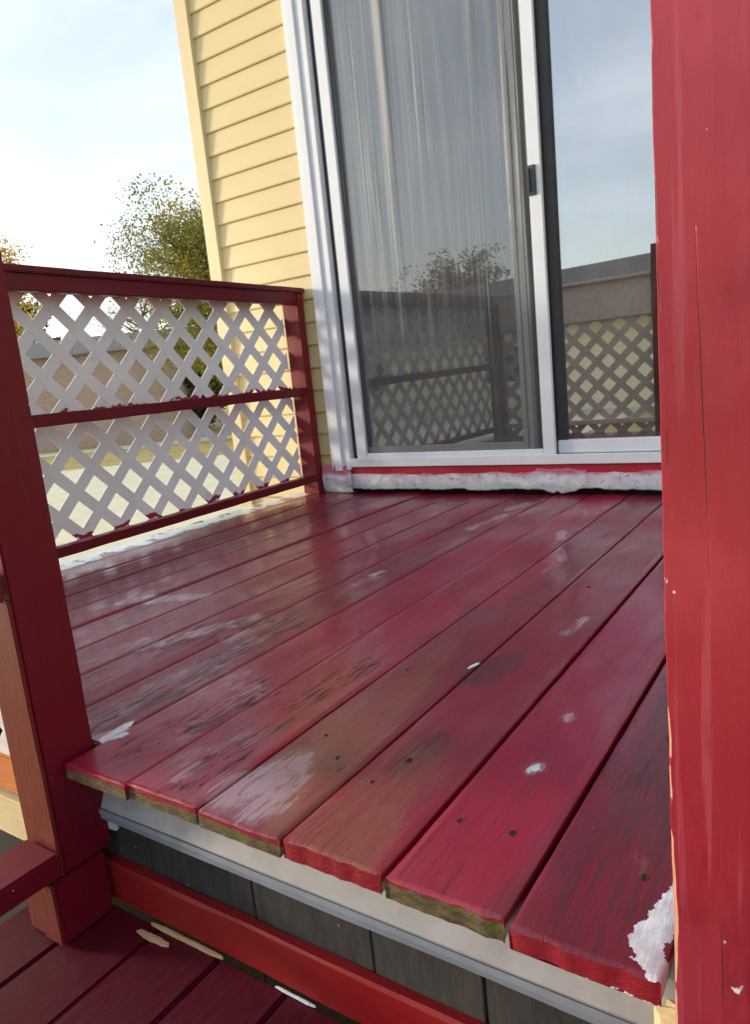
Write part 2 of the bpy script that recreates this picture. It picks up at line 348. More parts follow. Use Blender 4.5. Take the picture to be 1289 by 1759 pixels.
def bevel(bm, w, seg=2):
    if w > 0: bmesh.ops.bevel(bm, geom=bm.edges[:], offset=w, segments=seg, affect='EDGES', clamp_overlap=True)
def box(name, x0, x1, y0, y1, z0, z1, mat, parent=None, bev=.003, seg=2):
    bm = bmesh.new(); add_box(bm, x0, x1, y0, y1, z0, z1); bevel(bm, bev, seg)
    return bm_obj(name, bm, mat, parent)
def timber(name, x0, x1, y0, y1, z0, z1, mat, parent, dz0=0, dz1=0, bev=.004, jit=.0012, axis='y', n=24):
    """a plank along y or z with slightly uneven faces; dz0/dz1 lift its two ends"""
    bm = bmesh.new(); add_box(bm, x0, x1, y0, y1, z0, z1); bevel(bm, bev, 2)
    a, b = (y0, y1) if axis == 'y' else ((z0, z1) if axis == 'z' else (x0, x1))
    ax = {'x': 0, 'y': 1, 'z': 2}[axis]
    for i in range(1, n):
        nn = Vector((0, 0, 0)); nn[ax] = 1; p = Vector((0, 0, 0)); p[ax] = a + (b - a) * i / n
        bmesh.ops.bisect_plane(bm, geom=bm.verts[:] + bm.edges[:] + bm.faces[:], plane_co=p, plane_no=nn)
    for v in bm.verts:
        q = v.co * 9 + Vector((x0 * 31, z0 * 17, y0 * 5))
        d = noise.noise_vector(q) * jit
        if axis == 'y': v.co.z += dz0 + (dz1 - dz0) * (v.co.y - a) / (b - a)
        d[ax] *= .3
        v.co += d
    return bm_obj(name, bm, mat, parent)
def clip(poly, a, b, c):   # keep a*u+b*v<=c
    out = []
    for i in range(len(poly)):
        p, q = poly[i], poly[(i + 1) % len(poly)]
        dp, dq = a * p[0] + b * p[1] - c, a * q[0] + b * q[1] - c
        if dp <= 0: out.append(p)
        if dp * dq < 0: t = dp / (dp - dq); out.append((p[0] + t * (q[0] - p[0]), p[1] + t * (q[1] - p[1])))
    return out
def lattice(parent, to3, u0, u1, v0, v1, uc, vc, P, wid, th, mat):
    """diagonal slats in two layers filling a rectangle; an opening is centred on (uc, vc)"""
    hw = wid * .7071 * 1.0
    for lay, sg in ((0, 1), (1, -1)):
        c0 = vc - sg * uc + P / 2
        lo = min(v0 - sg * u0, v0 - sg * u1); hi = max(v1 - sg * u0, v1 - sg * u1)
        k = math.floor((lo - c0) / P)
        while c0 + k * P < hi + hw:
            c = c0 + k * P + random.uniform(-.003, .003); k += 1
            poly = [(u0, v0), (u1, v0), (u1, v1), (u0, v1)]
            poly = clip(poly, -sg, 1, c + hw)
            if len(poly) > 2: poly = clip(poly, sg, -1, -(c - hw))
            if len(poly) < 3: continue
            area = abs(sum(poly[i][0] * poly[(i + 1) % len(poly)][1] - poly[(i + 1) % len(poly)][0] * poly[i][1] for i in range(len(poly)))) / 2
            if area < .0004: continue
            n0 = lay * .0012; n = len(poly)
            vs = [to3(u, v, n0) for u, v in poly] + [to3(u, v, n0 + th) for u, v in poly]
            fs = [list(range(n)), list(range(2 * n - 1, n - 1, -1))] + [[i, i + n, (i + 1) % n + n, (i + 1) % n] for i in range(n)]
            bm = bmesh.new(); bv = [bm.verts.new(p) for p in vs]
            for f in fs: bm.faces.new([bv[i] for i in f])
            bm_obj('lattice_slat', bm, mat, parent)

# ------------------------------------------------------------------ terrain
GZ = -.85
def sheet(name, pts, z, mat):
    return tag(mesh_obj(name, [(x, y, z) for x, y in pts], [list(range(len(pts)))], mat), kind='structure')
sheet('ground', [(-900, -900), (900, -900), (900, 900), (-900, 900)], GZ, 'lawn')
sheet('driveway', [(-30, -30), (-4.0, -30), (-4.0, 14.5), (-11.2, 10.9), (-14.9, 8.5), (-30, -1.4)], GZ + .006, 'concrete')
sheet('sidewalk', [(-32, 3.1), (-13.6, 15.0), (-14.5, 16.3), (-32.9, 4.4)], GZ + .006, 'concrete')

# ------------------------------------------------------------------ the house
WY = 2.662
house = empty('house', (-2.6, WY, GZ), 'yellow vinyl sided house with white sliding glass door behind the deck', 'house')
box('wall', -2.640, -2.02, WY + .012, 9.5, GZ, 5.2, 'siding', house, 0)
box('wall', -2.02, .07, WY + .012, 9.5, 2.20, 5.2, 'siding', house, 0)
box('wall', .07, 6.0, WY + .012, 9.5, GZ, 5.2, 'siding', house, 0)
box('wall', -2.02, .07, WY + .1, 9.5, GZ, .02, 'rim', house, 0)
# the room behind the glass
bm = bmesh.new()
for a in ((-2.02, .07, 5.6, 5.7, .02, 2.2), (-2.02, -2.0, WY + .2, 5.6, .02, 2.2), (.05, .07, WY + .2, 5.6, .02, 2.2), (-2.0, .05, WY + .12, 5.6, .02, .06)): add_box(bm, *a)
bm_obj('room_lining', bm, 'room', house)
def plank(x0, x1, z):
    h = .1008; z += random.uniform(-.0012, .0012)
    vs = [(x0, WY + .008, z), (x1, WY + .008, z), (x1, WY + .010, z + h + .006), (x0, WY + .010, z + h + .006),
          (x0, WY - .0012, z), (x1, WY - .0012, z), (x1, WY + .0065, z + h + .006), (x0, WY + .0065, z + h + .006),
          (x0, WY - .0035, z + .005), (x1, WY - .0035, z + .005)]
    fs = [(0, 3, 2, 1), (0, 1, 5, 4), (4, 5, 9, 8), (8, 9, 6, 7), (7, 6, 2, 3), (0, 4, 8, 7, 3), (1, 2, 6, 9, 5)]
    mesh_obj('siding_plank', vs, fs, 'siding', house)
z = 1.081 - .1008 * 19
while z < 5.1:
    if z < 2.14: plank(-2.572, -2.034, z); plank(.09, 5.99, z)
    else: plank(-2.572, 5.99, z)
    z += .1008
bm = bmesh.new(); add_box(bm, -2.652, -2.570, WY - .018, WY + .011, GZ, 5.2); bevel(bm, .004)
bm_obj('corner_trim', bm, 'trim', house)
box('corner_trim', -2.658, -2.6405, WY + .011, WY + .09, GZ, 5.2, 'trim', house, .003)
# roof overhang high above
bm = bmesh.new(); add_hexa(bm, [(-2.95, 2.25, 5.2), (6.3, 2.25, 5.2), (6.3, 9.9, 5.2), (-2.95, 9.9, 5.2), (-2.95, 2.25, 5.32), (6.3, 2.25, 5.32), (6.3, 6.1, 6.6), (-2.95, 6.1, 6.6)])
bm_obj('roof', bm, 'roof', house)

# sliding door: outer frame is the part, its sashes, screen and panes are the sub-parts
bm = bmesh.new()
def fr(x0, x1, y0, y1, z0, z1):
    add_box(bm, x0, x1, y0, y1, z0, z1)
DT = 2.13
fr(-2.032, -2.008, WY - .026, WY + .05, .10, DT + .05)
fr(-2.008, -1.968, WY - .034, WY + .05, .105, DT + .045)
fr(-1.968, -1.946, WY - .022, WY + .05, .105, DT + .045)
fr(-1.946, -1.920, WY - .030, WY + .05, .11, DT + .04)
fr(-1.920, .09, WY - .034, WY + .07, DT, DT + .05)
fr(.04, .09, WY - .034, WY + .07, .11, DT)
fr(-1.920, .04, WY - .020, WY + .09, .122, .150)
fr(-1.920, .04, WY - .034, WY - .026, .122, .160)
bevel(bm, .0022, 2)
door = bm_obj('sliding_door', bm, 'white', house)
def frame_parts(name, x0, x1, z0, z1, y0, y1, sl, sr, sb, st, mat):
    bm = bmesh.new()
    add_box(bm, x0, x0 + sl, y0, y1, z0, z1); add_box(bm, x1 - sr, x1, y0, y1, z0, z1)
    add_box(bm, x0 + sl, x1 - sr, y0 + .0008, y1 - .0008, z0, z0 + sb); add_box(bm, x0 + sl, x1 - sr, y0 + .0008, y1 - .0008, z1 - st, z1)
    bevel(bm, .0025, 2); return bm_obj(name, bm, mat, door)
frame_parts('screen_frame', -1.884, -.966, .150, DT, WY - .024, WY - .006, .050, .048, .030, .05, 'white')
mesh_obj('insect_screen', [(-1.835, WY - .012, .178), (-1.013, WY - .012, .178), (-1.013, WY - .012, DT - .05), (-1.835, WY - .012, DT - .05)], [(0, 1, 2, 3)], 'screen', door)
# moving glass sash just behind the screen: left stile hidden, right stile grey with grooves
bm = bmesh.new()
for a in ((-1.099, -1.081, -.004, .035), (-1.081, -1.074, .004, .035), (-1.074, -1.054, -.002, .035), (-1.054, -1.048, .006, .035)): add_box(bm, a[0], a[1], WY + a[2], WY + a[3], .165, DT)
add_box(bm, -1.905, -1.099, WY + .0, WY + .035, .165, .206); add_box(bm, -1.905, -1.870, WY + .0, WY + .035, .206, DT)
bevel(bm, .0015, 1); bm_obj('sash_stile', bm, 'grey_metal', door)
def pane(x0, x1, y, z0, z1, mat='glass'):
    return box('glass_pane', x0, x1, y, y + .006, z0, z1, mat, door, 0)
pane(-1.872, -1.097, WY + .014, .204, DT - .01)
box('gasket', -1.0465, -.934, WY + .03, WY + .060, .160, DT, 'dark_gasket', door, .001)
box('gasket', -1.9195, -1.9065, WY + .0, WY + .030, .160, DT, 'dark_gasket', door, .001)
bm = bmesh.new(); add_box(bm, -.964, .04, WY + .000, WY + .05, .158, .208); bevel(bm, .003)
bm_obj('sash_bottom_rail', bm, 'white', door)
box('gasket', -.964, .04, WY - .001, WY + .002, .151, .157, 'grey_metal', door, 0)
box('sash_stile', -.963, -.928, WY + .003, WY + .0285, .2085, DT, 'dark_gasket', door, .002)
pane(-.929, .04, WY + .018, .205, DT - .01, 'glass_fixed')
bm = bmesh.new(); add_box(bm, -1.018, -.984, WY - .031, WY - .0245, 1.09, 1.19); add_box(bm, -1.011, -1.004, WY - .040, WY - .031, 1.10, 1.18); bevel(bm, .0018, 2)
bm_obj('handle', bm, 'handle', door)

# door sill: red board, ragged white primer and the dark gap under it
timber('sill_board', -2.0, .2, WY - .022, WY + .06, .047, .121, 'sill', house, axis='x', n=40, jit=.0006)
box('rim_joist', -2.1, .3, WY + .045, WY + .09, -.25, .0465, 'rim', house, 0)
def ragged(name, x0, x1, zlo, zhi, y, th, nx, nz, mat, seed):
    vs, fs = [], []
    for i in range(nx + 1):
        x = x0 + (x1 - x0) * i / nx; lo, hi = zlo(x), zhi(x)
        for j in range(nz + 1):
            t = j / nz; zz = lo + (hi - lo) * t
            bul = math.sin(math.pi * min(1, max(0, t * .9 + .05))) ** .5
            d = noise.fractal(Vector((x * 26 + seed, zz * 34, seed)), .9, 2., 3) * .0012
            vs.append((x + noise.noise(Vector((seed, zz * 28, 3))) * .006 + noise.noise(Vector((x * 60, zz * 60, 3))) * .003, y - th * bul - d, zz))
    m = nz + 1
    for i in range(nx):
        for j in range(nz): fs.append((i * m + j, (i + 1) * m + j, (i + 1) * m + j + 1, i * m + j + 1))
    b = len(vs)
    vs += [(v[0], y + .02, v[2]) for v in vs]
    for i in range(nx):
        fs.append((i * m, i * m + b, (i + 1) * m + b, (i + 1) * m)); k = nz
        fs.append((i * m + k, (i + 1) * m + k, (i + 1) * m + k + b, i * m + k + b))
    return mesh_obj(name, vs, fs, mat, house, None, None, True)
def f1(x):
    a = .022 + .011 * noise.fractal(Vector((x * 5, 4.2, 0)), .9, 2, 3) + .003 * noise.noise(Vector((x * 40, 1, 0)))
    b = math.exp(-((x + .955) / .06) ** 4) * (.75 + .5 * noise.noise(Vector((x * 45, 8, 0)))); a = a * (1 - b) + .004 * b
    return max(.003, a)
ragged('primer_band', -1.93, .2, f1, lambda x: .089 + .013 * noise.fractal(Vector((x * 6, 9.1, 0)), .8, 2, 4) + (.012 if -1.05 < x < -.85 else 0), WY - .0235, .0012, 420, 12, 'caulk', 1.7)
ragged('primer_band', -2.088, -1.925, lambda x: .002 + .01 * abs(noise.noise(Vector((x * 50, 2, 0)))), lambda x: .125 + .022 * noise.fractal(Vector((x * 30, 5.1, 0)), .8, 2, 4), WY - .015, .02, 50, 22, 'caulk', 5.3)

# ------------------------------------------------------------------ the upper deck
deck = empty('upper_deck', (-1.1, .6, -.28), 'raised deck of worn crimson painted boards in front of the sliding door', 'deck')
PIT = .1433; K0 = -.991; YF = .548; YB = WY + .04; TH = .026
WEAR_SHEEN = dict(
thick=[(-.152,.588,-.140,.640,.011,.95),(-.140,.640,-.1375,.70,.006,.9),(-.150,.570,-.138,.560,.008,.85),(-.997,.628,-1.002,.672,.006,.95),(-.990,.628,-.978,.640,.006,.8),(-.350,.812,-.345,.815,.005,.8)],
white=[(-1.611,1.149,-1.434,1.250,.018,.72),(-1.691,1.473,-1.691,1.507,.007,.8),(-1.337,.920,-1.308,.970,.013,.5),(-1.275,.938,-1.157,1.152,.020,.62),(-1.127,1.046,-1.113,1.154,.020,.55),(-1.063,.663,-1.071,.877,.030,.4),(-1.082,.790,-1.060,1.048,.020,.5),(-1.037,.876,-.882,.818,.035,.45),(-.879,.677,-.887,.747,.020,.4),(-1.013,.622,-.998,.653,.010,1.),(-.688,.610,-.654,.667,.028,.75),(-.635,.587,-.611,.605,.020,.6),(-.812,.640,-.772,.716,.020,.5),(-.786,.617,-.782,.602,.012,.8),(-1.063,2.096,-1.040,2.278,.016,.6),(-1.054,2.404,-1.014,2.558,.020,.5),(-1.017,2.216,-.980,2.332,.040,.35),(-.751,2.065,-.724,1.997,.012,.75),(-.686,1.870,-.649,1.787,.012,.75),(-1.087,1.535,-1.080,1.571,.008,.8),(-1.082,1.445,-1.074,1.516,.012,.5),(-.463,1.277,-.459,1.359,.008,.7),(-.354,.965,-.352,.964,.007,.8),(-.350,.810,-.345,.816,.007,1.),(-.670,1.812,-.728,2.186,.030,.3),(-.744,2.358,-.695,2.457,.040,.35),(-1.307,2.104,-1.285,2.299,.030,.25),(-.624,.592,-.623,.643,.020,.7)],
wood=[(-.759,.722,-.748,.758,.006,1.),(-.745,.774,-.753,.996,.016,.62),(-.587,.623,-.623,.776,.030,.95),(-.623,.776,-.634,.963,.030,.75),(-.634,.963,-.654,1.148,.025,.5),(-.512,.574,-.494,.731,.045,.55),(-.463,.552,-.474,.616,.030,.65),(-.192,.694,-.179,.690,.006,.5),(-.179,.680,-.177,.671,.004,.5),(-1.093,1.065,-1.127,1.169,.015,.5),(-.632,.595,-.687,.598,.010,.3)],
dark=[(-.509,.756,-.503,.809,.020,.7),(-.535,1.051,-.517,1.110,.030,.55),(-.625,.722,-.600,.716,.012,.6),(-.756,1.213,-.731,1.294,.030,.35),(-1.064,.697,-1.019,.788,.020,.5),(-.448,.907,-.465,.808,.030,.35),(-.944,2.243,-.893,2.440,.040,.3),(-1.249,1.653,-1.256,1.789,.030,.3),(-.20,.60,-.20,1.2,.05,.45)],
fresh=[(-.363,.719,-.370,.597,.045,1.),(-.389,.777,-.393,.823,.020,.7),(-.782,1.187,-.780,1.318,.030,.9),(-.776,.781,-.767,.829,.012,1.),(-.780,.611,-.764,.652,.012,1.),(-.684,1.430,-.675,1.781,.030,.5),(-.362,.942,-.393,1.643,.050,.35),(-1.089,1.689,-1.145,1.960,.040,.4),(-1.367,1.695,-1.453,2.084,.050,.4)],
crack=[(-1.265,.942,-1.126,1.178,.030,.9),(-1.051,.646,-1.037,.861,.025,.8),(-1.058,.943,-1.052,1.153,.025,.8),(-.926,.647,-.853,.853,.030,.65),(-.778,.588,-.750,.650,.020,.8),(-.769,.862,-.753,.996,.025,.6),(-.759,.709,-.761,.777,.015,.6),(-1.159,1.043,-1.209,.954,.020,.8)])
def wear(x, y, lst):
    r = 0
    for ax, ay, bx, by, rad, s in lst:
        dx, dy = bx - ax, by - ay; l2 = dx * dx + dy * dy
        t = 0 if l2 < 1e-9 else max(0, min(1, ((x - ax) * dx + (y - ay) * dy) / l2))
        px, py = x - ax - t * dx, y - ay - t * dy
        q = math.sqrt(px * px + py * py * .35) / (rad * 1.25)
        if q < 1.6: r = max(r, s * max(0, min(1, 1.6 - q)))
    return r
holes = [(-.321,.676,.0062),(-.387,.672,.0042),(-.509,.761,.0052),(-.608,.727,.004),(-.526,.694,.003),(-.175,.667,.0042),(-.664,.774,.0035),(-.512,1.566,.005),(-.722,1.556,.004),(-.866,1.159,.003),(-.672,1.026,.003)]
ends = {0: 'end_wood', 1: 'end_wood', 2: 'end_wood', 3: 'end_red', 4: 'end_moss', 5: 'end_red'}
GAP = {-6: .0018, -5: .0022, -4: .0009, -3: .0009, -2: .0034, -1: .0010, 0: .0044, 1: .0010, 2: .0050, 3: .0052, 4: .0062, 5: .0064}
COAT = {-9: (.12, .012, .024), -8: (.11, .006, .016), -7: (.10, .006, .018), -6: (.13, .007, .022), -5: (.16, .007, .026), -4: (.19, .007, .030), -3: (.18, .008, .030), -2: (.17, .010, .032), -1: (.14, .018, .034),
        0: (.26, .012, .046), 1: (.28, .014, .040), 2: (.15, .032, .042), 3: (.19, .018, .034), 4: (.26, .004, .048), 5: (.105, .006, .024)}
boards = {}; BH = {}
def top_z(x, y):
    k = max(-9, min(5, math.floor((x - K0) / PIT))); x0, x1, lift, cup = BH[k]; u = max(-1, min(1, (x - x0) / (x1 - x0) * 2 - 1))
    return lift + cup * (1 - u * u) + .0014 * noise.noise(Vector((x * 8, y * 2.2, k * 3.1)))
for k in range(-9, 6):
    x0 = K0 + k * PIT + GAP.get(k, .0014) / 2; x1 = K0 + (k + 1) * PIT - GAP.get(k + 1, .0014) / 2
    fine = k >= -2
    ny, nx = (300, 18) if fine else (170, 14)
    yf = YF + random.uniform(-.003, .003) if k >= 0 else .609
    if k < -2: yf = .58
    lift = random.uniform(-.0022, .0022); cup = random.uniform(-.0018, .0012)
    BH[k] = (x0, x1, lift, cup); rr = .005
    prof = [(x0 + .0015, -TH, 0), (x0, -.012, 0), (x0, -rr, 0), (x0 + rr * .3, -rr * .3, 0), (x0 + rr, 0, 1)]
    prof += [(x0 + rr + (x1 - x0 - 2 * rr) * i / nx, 0, 1) for i in range(1, nx)]
    prof += [(x1 - rr, 0, 1), (x1 - rr * .3, -rr * .3, 0), (x1, -rr, 0), (x1, -.012, 0), (x1 - .0015, -TH, 0)]
    np_ = len(prof); vs = []; ys = []
    for i in range(ny + 1):
        t = i / ny; ys.append(yf + (YB - yf) * (t ** 1.25))
    for i, y in enumerate(ys):
        for (px, pz, top) in prof:
            u = (px - x0) / (x1 - x0) * 2 - 1
            zz = pz + lift + cup * (1 - u * u) + .0014 * noise.noise(Vector((px * 8, y * 2.2, k * 3.1))) + (.0006 * noise.noise(Vector((px * 70, y * 6, k))) if top else 0)
            ex = .0009 * noise.noise(Vector((k * 9 + (3 if u > 0 else 0), y * 14, 1.))) if abs(u) > .9 else 0
            yy = y
            if i == 0:
                zz -= .0035 if top else 0
                yy += .0025 * noise.fractal(Vector((px * 45, pz * 90, k)), .8, 2, 3)
            if i == 1: yy = yf + .004
            vs.append((px + ex, yy, zz))
    fs, fm = [], []
    for i in range(ny):
        for j in range(np_ - 1): fs.append((i * np_ + j, i * np_ + j + 1, (i + 1) * np_ + j + 1, (i + 1) * np_ + j)); fm.append(0)
        fs.append((i * np_ + np_ - 1, i * np_, (i + 1) * np_, (i + 1) * np_ + np_ - 1)); fm.append(0)
    # end grain strip: own vertices so the end keeps a hard, chipped edge
    b = len(vs)
    for j in range(np_):
        px, py, pz = vs[j]
        vs.append((px, py, pz)); vs.append((px, py + .001 * noise.noise(Vector((px * 60, 3, k))), lift - TH))
    for j in range(np_ - 1): fs.append((b + 2 * j, b + 2 * j + 1, b + 2 * j + 3, b + 2 * j + 2)); fm.append(1)
    o = mesh_obj('deck_board', vs, fs, ['deck', ends.get(k, 'end_wood')], deck, (x0, yf, -TH), fm)
    me = o.data
    sm = [True] * len(me.polygons); me.polygons.foreach_set('use_smooth', sm)
    for a, lst in WEAR_SHEEN.items():
        at = me.attributes.new(a, 'FLOAT', 'POINT')
        near = [q for q in lst if min(q[0], q[2]) - .12 < x1 and max(q[0], q[2]) + .12 > x0]
        at.data.foreach_set('value', [wear(v[0], v[1], near) if v[2] > (-.035 if a == 'thick' else -.012) and near else 0. for v in vs])
    at = me.attributes.new('strip', 'FLOAT', 'POINT')
    at.data.foreach_set('value', [max(0, min(1, (-2.135 - v[0]) / .05)) for v in vs])
    o.color = (*COAT[k], 1); boards[k] = o
for (hx, hy, hr) in [(a, b, c * .72) for a, b, c in holes]:      # nail holes: small ragged pits in the boards
    k = math.floor((hx - K0) / PIT); bm = bmesh.new(); n = 9
    top = [bm.verts.new((hx + hr * math.cos(i * 6.2832 / n) * random.uniform(.7, 1.2), hy + 1.5 * hr * math.sin(i * 6.2832 / n) * random.uniform(.7, 1.3), top_z(hx, hy) + .0008)) for i in range(n)]
    bot = [bm.verts.new((v.co.x, v.co.y, v.co.z - .004)) for v in top]
    bm.faces.new(top)
    for i in range(n): bm.faces.new((top[i], top[(i + 1) % n], bot[(i + 1) % n], bot[i]))
    bm_obj('nail_hole', bm, 'nail', boards[k])

# riser under the overhanging boards: metal drip edge, grey panels, red skirting
FY = .622; LZ = -.287
def prism_x(name, prof, x0, x1, mat, parent, n=60, jit=.0008):
    vs, fs = [], []; m = len(prof)
    for i in range(n + 1):
        x = x0 + (x1 - x0) * i / n
        for j, (y, z) in enumerate(prof):
            d = noise.noise_vector(Vector((x * 7, j * 3.1, z * 20))) * jit
            vs.append((x, y + d.y, z + d.z))
    for i in range(n):
        for j in range(m): fs.append((i * m + j, i * m + (j + 1) % m, (i + 1) * m + (j + 1) % m, (i + 1) * m + j))
    fs.append(list(range(m))[::-1]); fs.append([n * m + j for j in range(m)])
    return mesh_obj(name, vs, fs, mat, parent)
de = prism_x('drip_edge', [(FY + .03, -.058), (FY - .002, -.066), (FY - .024, -.108), (FY - .024, -.113), (FY + .03, -.113)], -1.12, .35, 'strip', deck)
prism_x('drip_edge_lip', [(FY - .0275, -.1085), (FY - .0285, -.1165), (FY - .024, -.1175), (FY - .0275, -.119), (FY - .027, -.1265), (FY - .006, -.1265), (FY - .006, -.1138), (FY - .0245, -.1138)], -1.12, .35, 'strip_lip', de)
xs = [-1.15, -.93, -.705, -.50, -.345, -.20, -.02, .20, .35]
for a, b in zip(xs[:-1], xs[1:]):
    box('riser_panel', a + .0012, b - .0012, FY + random.uniform(-.001, .001), FY + .02, LZ - .05, -.1135, 'fascia', deck, .0015, 1)
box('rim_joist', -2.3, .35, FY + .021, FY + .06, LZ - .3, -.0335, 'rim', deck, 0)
for jx in range(6): box('gap_underfill', -2.3, .35, FY + .0615 + jx * .335, FY + .0615 + jx * .335 + .334, -.20, -.0312, 'rim', deck, 0)  # solid dark fill added beneath so the board gaps read as shade
prism_x('skirting_board', [(FY - .002, -.216), (FY - .0165, -.2145), (FY - .020, -.219), (FY - .022, LZ + .008), (FY - .019, LZ + .002), (FY - .002, LZ + .002)], -1.12, .35, 'skirt', deck, 90, .0022)

# ------------------------------------------------------------------ lower deck
lower = empty('lower_deck', (-.4, 0, LZ - .03), 'lower dark crimson step deck at the foot of the riser', 'deck')
k = 0
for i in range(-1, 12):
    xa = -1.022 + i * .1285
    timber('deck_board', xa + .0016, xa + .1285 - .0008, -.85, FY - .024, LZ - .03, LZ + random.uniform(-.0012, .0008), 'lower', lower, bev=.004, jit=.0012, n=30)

# ------------------------------------------------------------------ lattice fence along the left side
fence = empty('lattice_fence', (-2.15, 1.6, 0), 'crimson railed side fence filled with white diagonal lattice beside the deck', 'fence')
F0, F1 = .60, 2.607
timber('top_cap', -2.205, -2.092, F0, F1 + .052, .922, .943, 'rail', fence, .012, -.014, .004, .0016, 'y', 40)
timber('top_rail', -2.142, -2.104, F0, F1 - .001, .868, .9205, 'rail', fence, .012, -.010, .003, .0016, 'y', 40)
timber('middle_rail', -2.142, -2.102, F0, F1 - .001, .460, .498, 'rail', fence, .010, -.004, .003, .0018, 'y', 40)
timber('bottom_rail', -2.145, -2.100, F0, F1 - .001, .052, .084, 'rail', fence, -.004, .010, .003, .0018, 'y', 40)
timber('end_post', -2.190, -2.100, F1, WY - .012, .0035, .905, 'post_end', fence, bev=.003, jit=.0015, axis='z')
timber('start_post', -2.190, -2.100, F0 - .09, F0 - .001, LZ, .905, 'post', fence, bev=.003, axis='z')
to = lambda u, v, n: (-2.196 + n, u, v)
lattice(fence, to, F0, F1 - .004, .475, .905, 1.388, .842, .150, .0405, .0035, 'lattice')
lattice(fence, to, F0, F1 - .004, .042, .472, 1.435, .307, .150, .0405, .0035, 'lattice')

# ------------------------------------------------------------------ railing post at the left of the step
rail = empty('stair_railing', (-1.045, .56, LZ), 'dark crimson railing post with short side rails left of the step', 'railing')
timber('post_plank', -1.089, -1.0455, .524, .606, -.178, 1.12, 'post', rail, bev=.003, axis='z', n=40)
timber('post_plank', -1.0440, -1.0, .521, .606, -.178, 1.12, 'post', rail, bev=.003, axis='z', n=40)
# front faces of the two planks, warm sunlight put into their orange colour
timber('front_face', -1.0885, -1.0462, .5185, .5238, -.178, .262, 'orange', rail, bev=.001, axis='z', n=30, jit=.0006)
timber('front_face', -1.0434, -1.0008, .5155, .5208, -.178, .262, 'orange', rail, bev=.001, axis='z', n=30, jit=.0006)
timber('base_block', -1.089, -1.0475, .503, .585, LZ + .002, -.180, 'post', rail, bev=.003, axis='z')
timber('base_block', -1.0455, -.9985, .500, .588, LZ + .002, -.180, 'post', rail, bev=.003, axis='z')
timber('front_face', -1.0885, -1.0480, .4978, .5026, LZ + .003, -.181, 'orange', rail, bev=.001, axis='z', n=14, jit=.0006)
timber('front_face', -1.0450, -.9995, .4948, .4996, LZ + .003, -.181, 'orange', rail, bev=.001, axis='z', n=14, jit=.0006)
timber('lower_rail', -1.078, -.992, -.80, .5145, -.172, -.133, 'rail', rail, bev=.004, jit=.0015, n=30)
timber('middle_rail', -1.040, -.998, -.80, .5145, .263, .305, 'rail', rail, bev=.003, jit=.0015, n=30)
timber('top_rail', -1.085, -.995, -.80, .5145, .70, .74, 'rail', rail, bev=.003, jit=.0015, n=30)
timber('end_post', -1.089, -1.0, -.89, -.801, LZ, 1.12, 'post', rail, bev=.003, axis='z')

# guard panel left of that post, at the front rim of the deck
guard = empty('front_guard_panel', (-1.6, .57, -.1), 'white lattice guard panel with orange bottom board left of the railing post', 'fence')
timber('bottom_board', -2.098, -1.091, .560, .5785, -.115, -.045, 'orange_bright', guard, axis='x', n=30)
timber('support_beam', -2.098, -1.091, .555, .5785, -.20, -.125, 'pale', guard, axis='x', n=30)
timber('bottom_rail', -2.098, -1.091, .5655, .606, .052, .084, 'splash', guard, axis='x', n=30)
timber('top_board', -2.098, -1.091, .5655, .590, .715, .9445, 'splash', guard, axis='x', n=30)
timber('top_cap', -2.090, -1.091, .540, .630, .945, .966, 'splash', guard, axis='x', n=30)
lattice(guard, lambda u, v, n: (u, .564 - n, v), -2.098, -1.091, -.04, .94, -1.15, .08, .150, .0415, .0035, 'splash')

# ------------------------------------------------------------------ porch post close by on the right
pp = empty('porch_post', (-.06, .53, LZ), 'tall glossy red painted post with chipped left edge in the right foreground', 'post')
def post_plank(xa, xb, chip_left, nm='post_plank'):
    n = 320; chips = []; vs, fs, fm = [], [], []; ya, yb = .490, .579
    for i in range(n + 1):
        zz = LZ + (1.75 - LZ) * i / n
        l, r_ = xa(zz), xb(zz)
        ch = .0012
        if chip_left:
            c_ = noise.fractal(Vector((3.3, 1, zz * 11)), .8, 2, 5); low = 1 if zz < .36 else .35
            ch = .0006 + (.0013 + .0024 * max(0, c_)) * low * max(0, min(1, (c_ + (.42 if zz < .36 else -.12)) * 5))
            chips.append(ch > .0013)
            l += .00045 * noise.fractal(Vector((9, 4, zz * 22)), .8, 2, 4)
        bow = .0008 * noise.noise(Vector((5, 2, zz * 4)))
        ring = [(l, ya + ch * 1.2 + bow, zz), (l + ch, ya + bow, zz), (l + (r_ - l) * .35, ya + bow * .5 - .0004, zz), (l + (r_ - l) * .7, ya + bow, zz), (r_ - .0012, ya + bow, zz), (r_, ya + .0015, zz), (r_, yb, zz), (l, yb, zz)]
        vs += ring
    for i in range(n):
        for j in range(8): fs.append((i * 8 + j, i * 8 + (j + 1) % 8, (i + 1) * 8 + (j + 1) % 8, (i + 1) * 8 + j)); fm.append(1 if (j == 0 and chip_left and chips[i]) else 0)
    fs.append(list(range(8))[::-1]); fs.append([n * 8 + j for j in range(8)]); fm += [0, 0]
    return mesh_obj(nm, vs, fs, ['porch', 'bare'], pp, None, fm)
post_plank(lambda z: -.1090, lambda z: -.020, True)
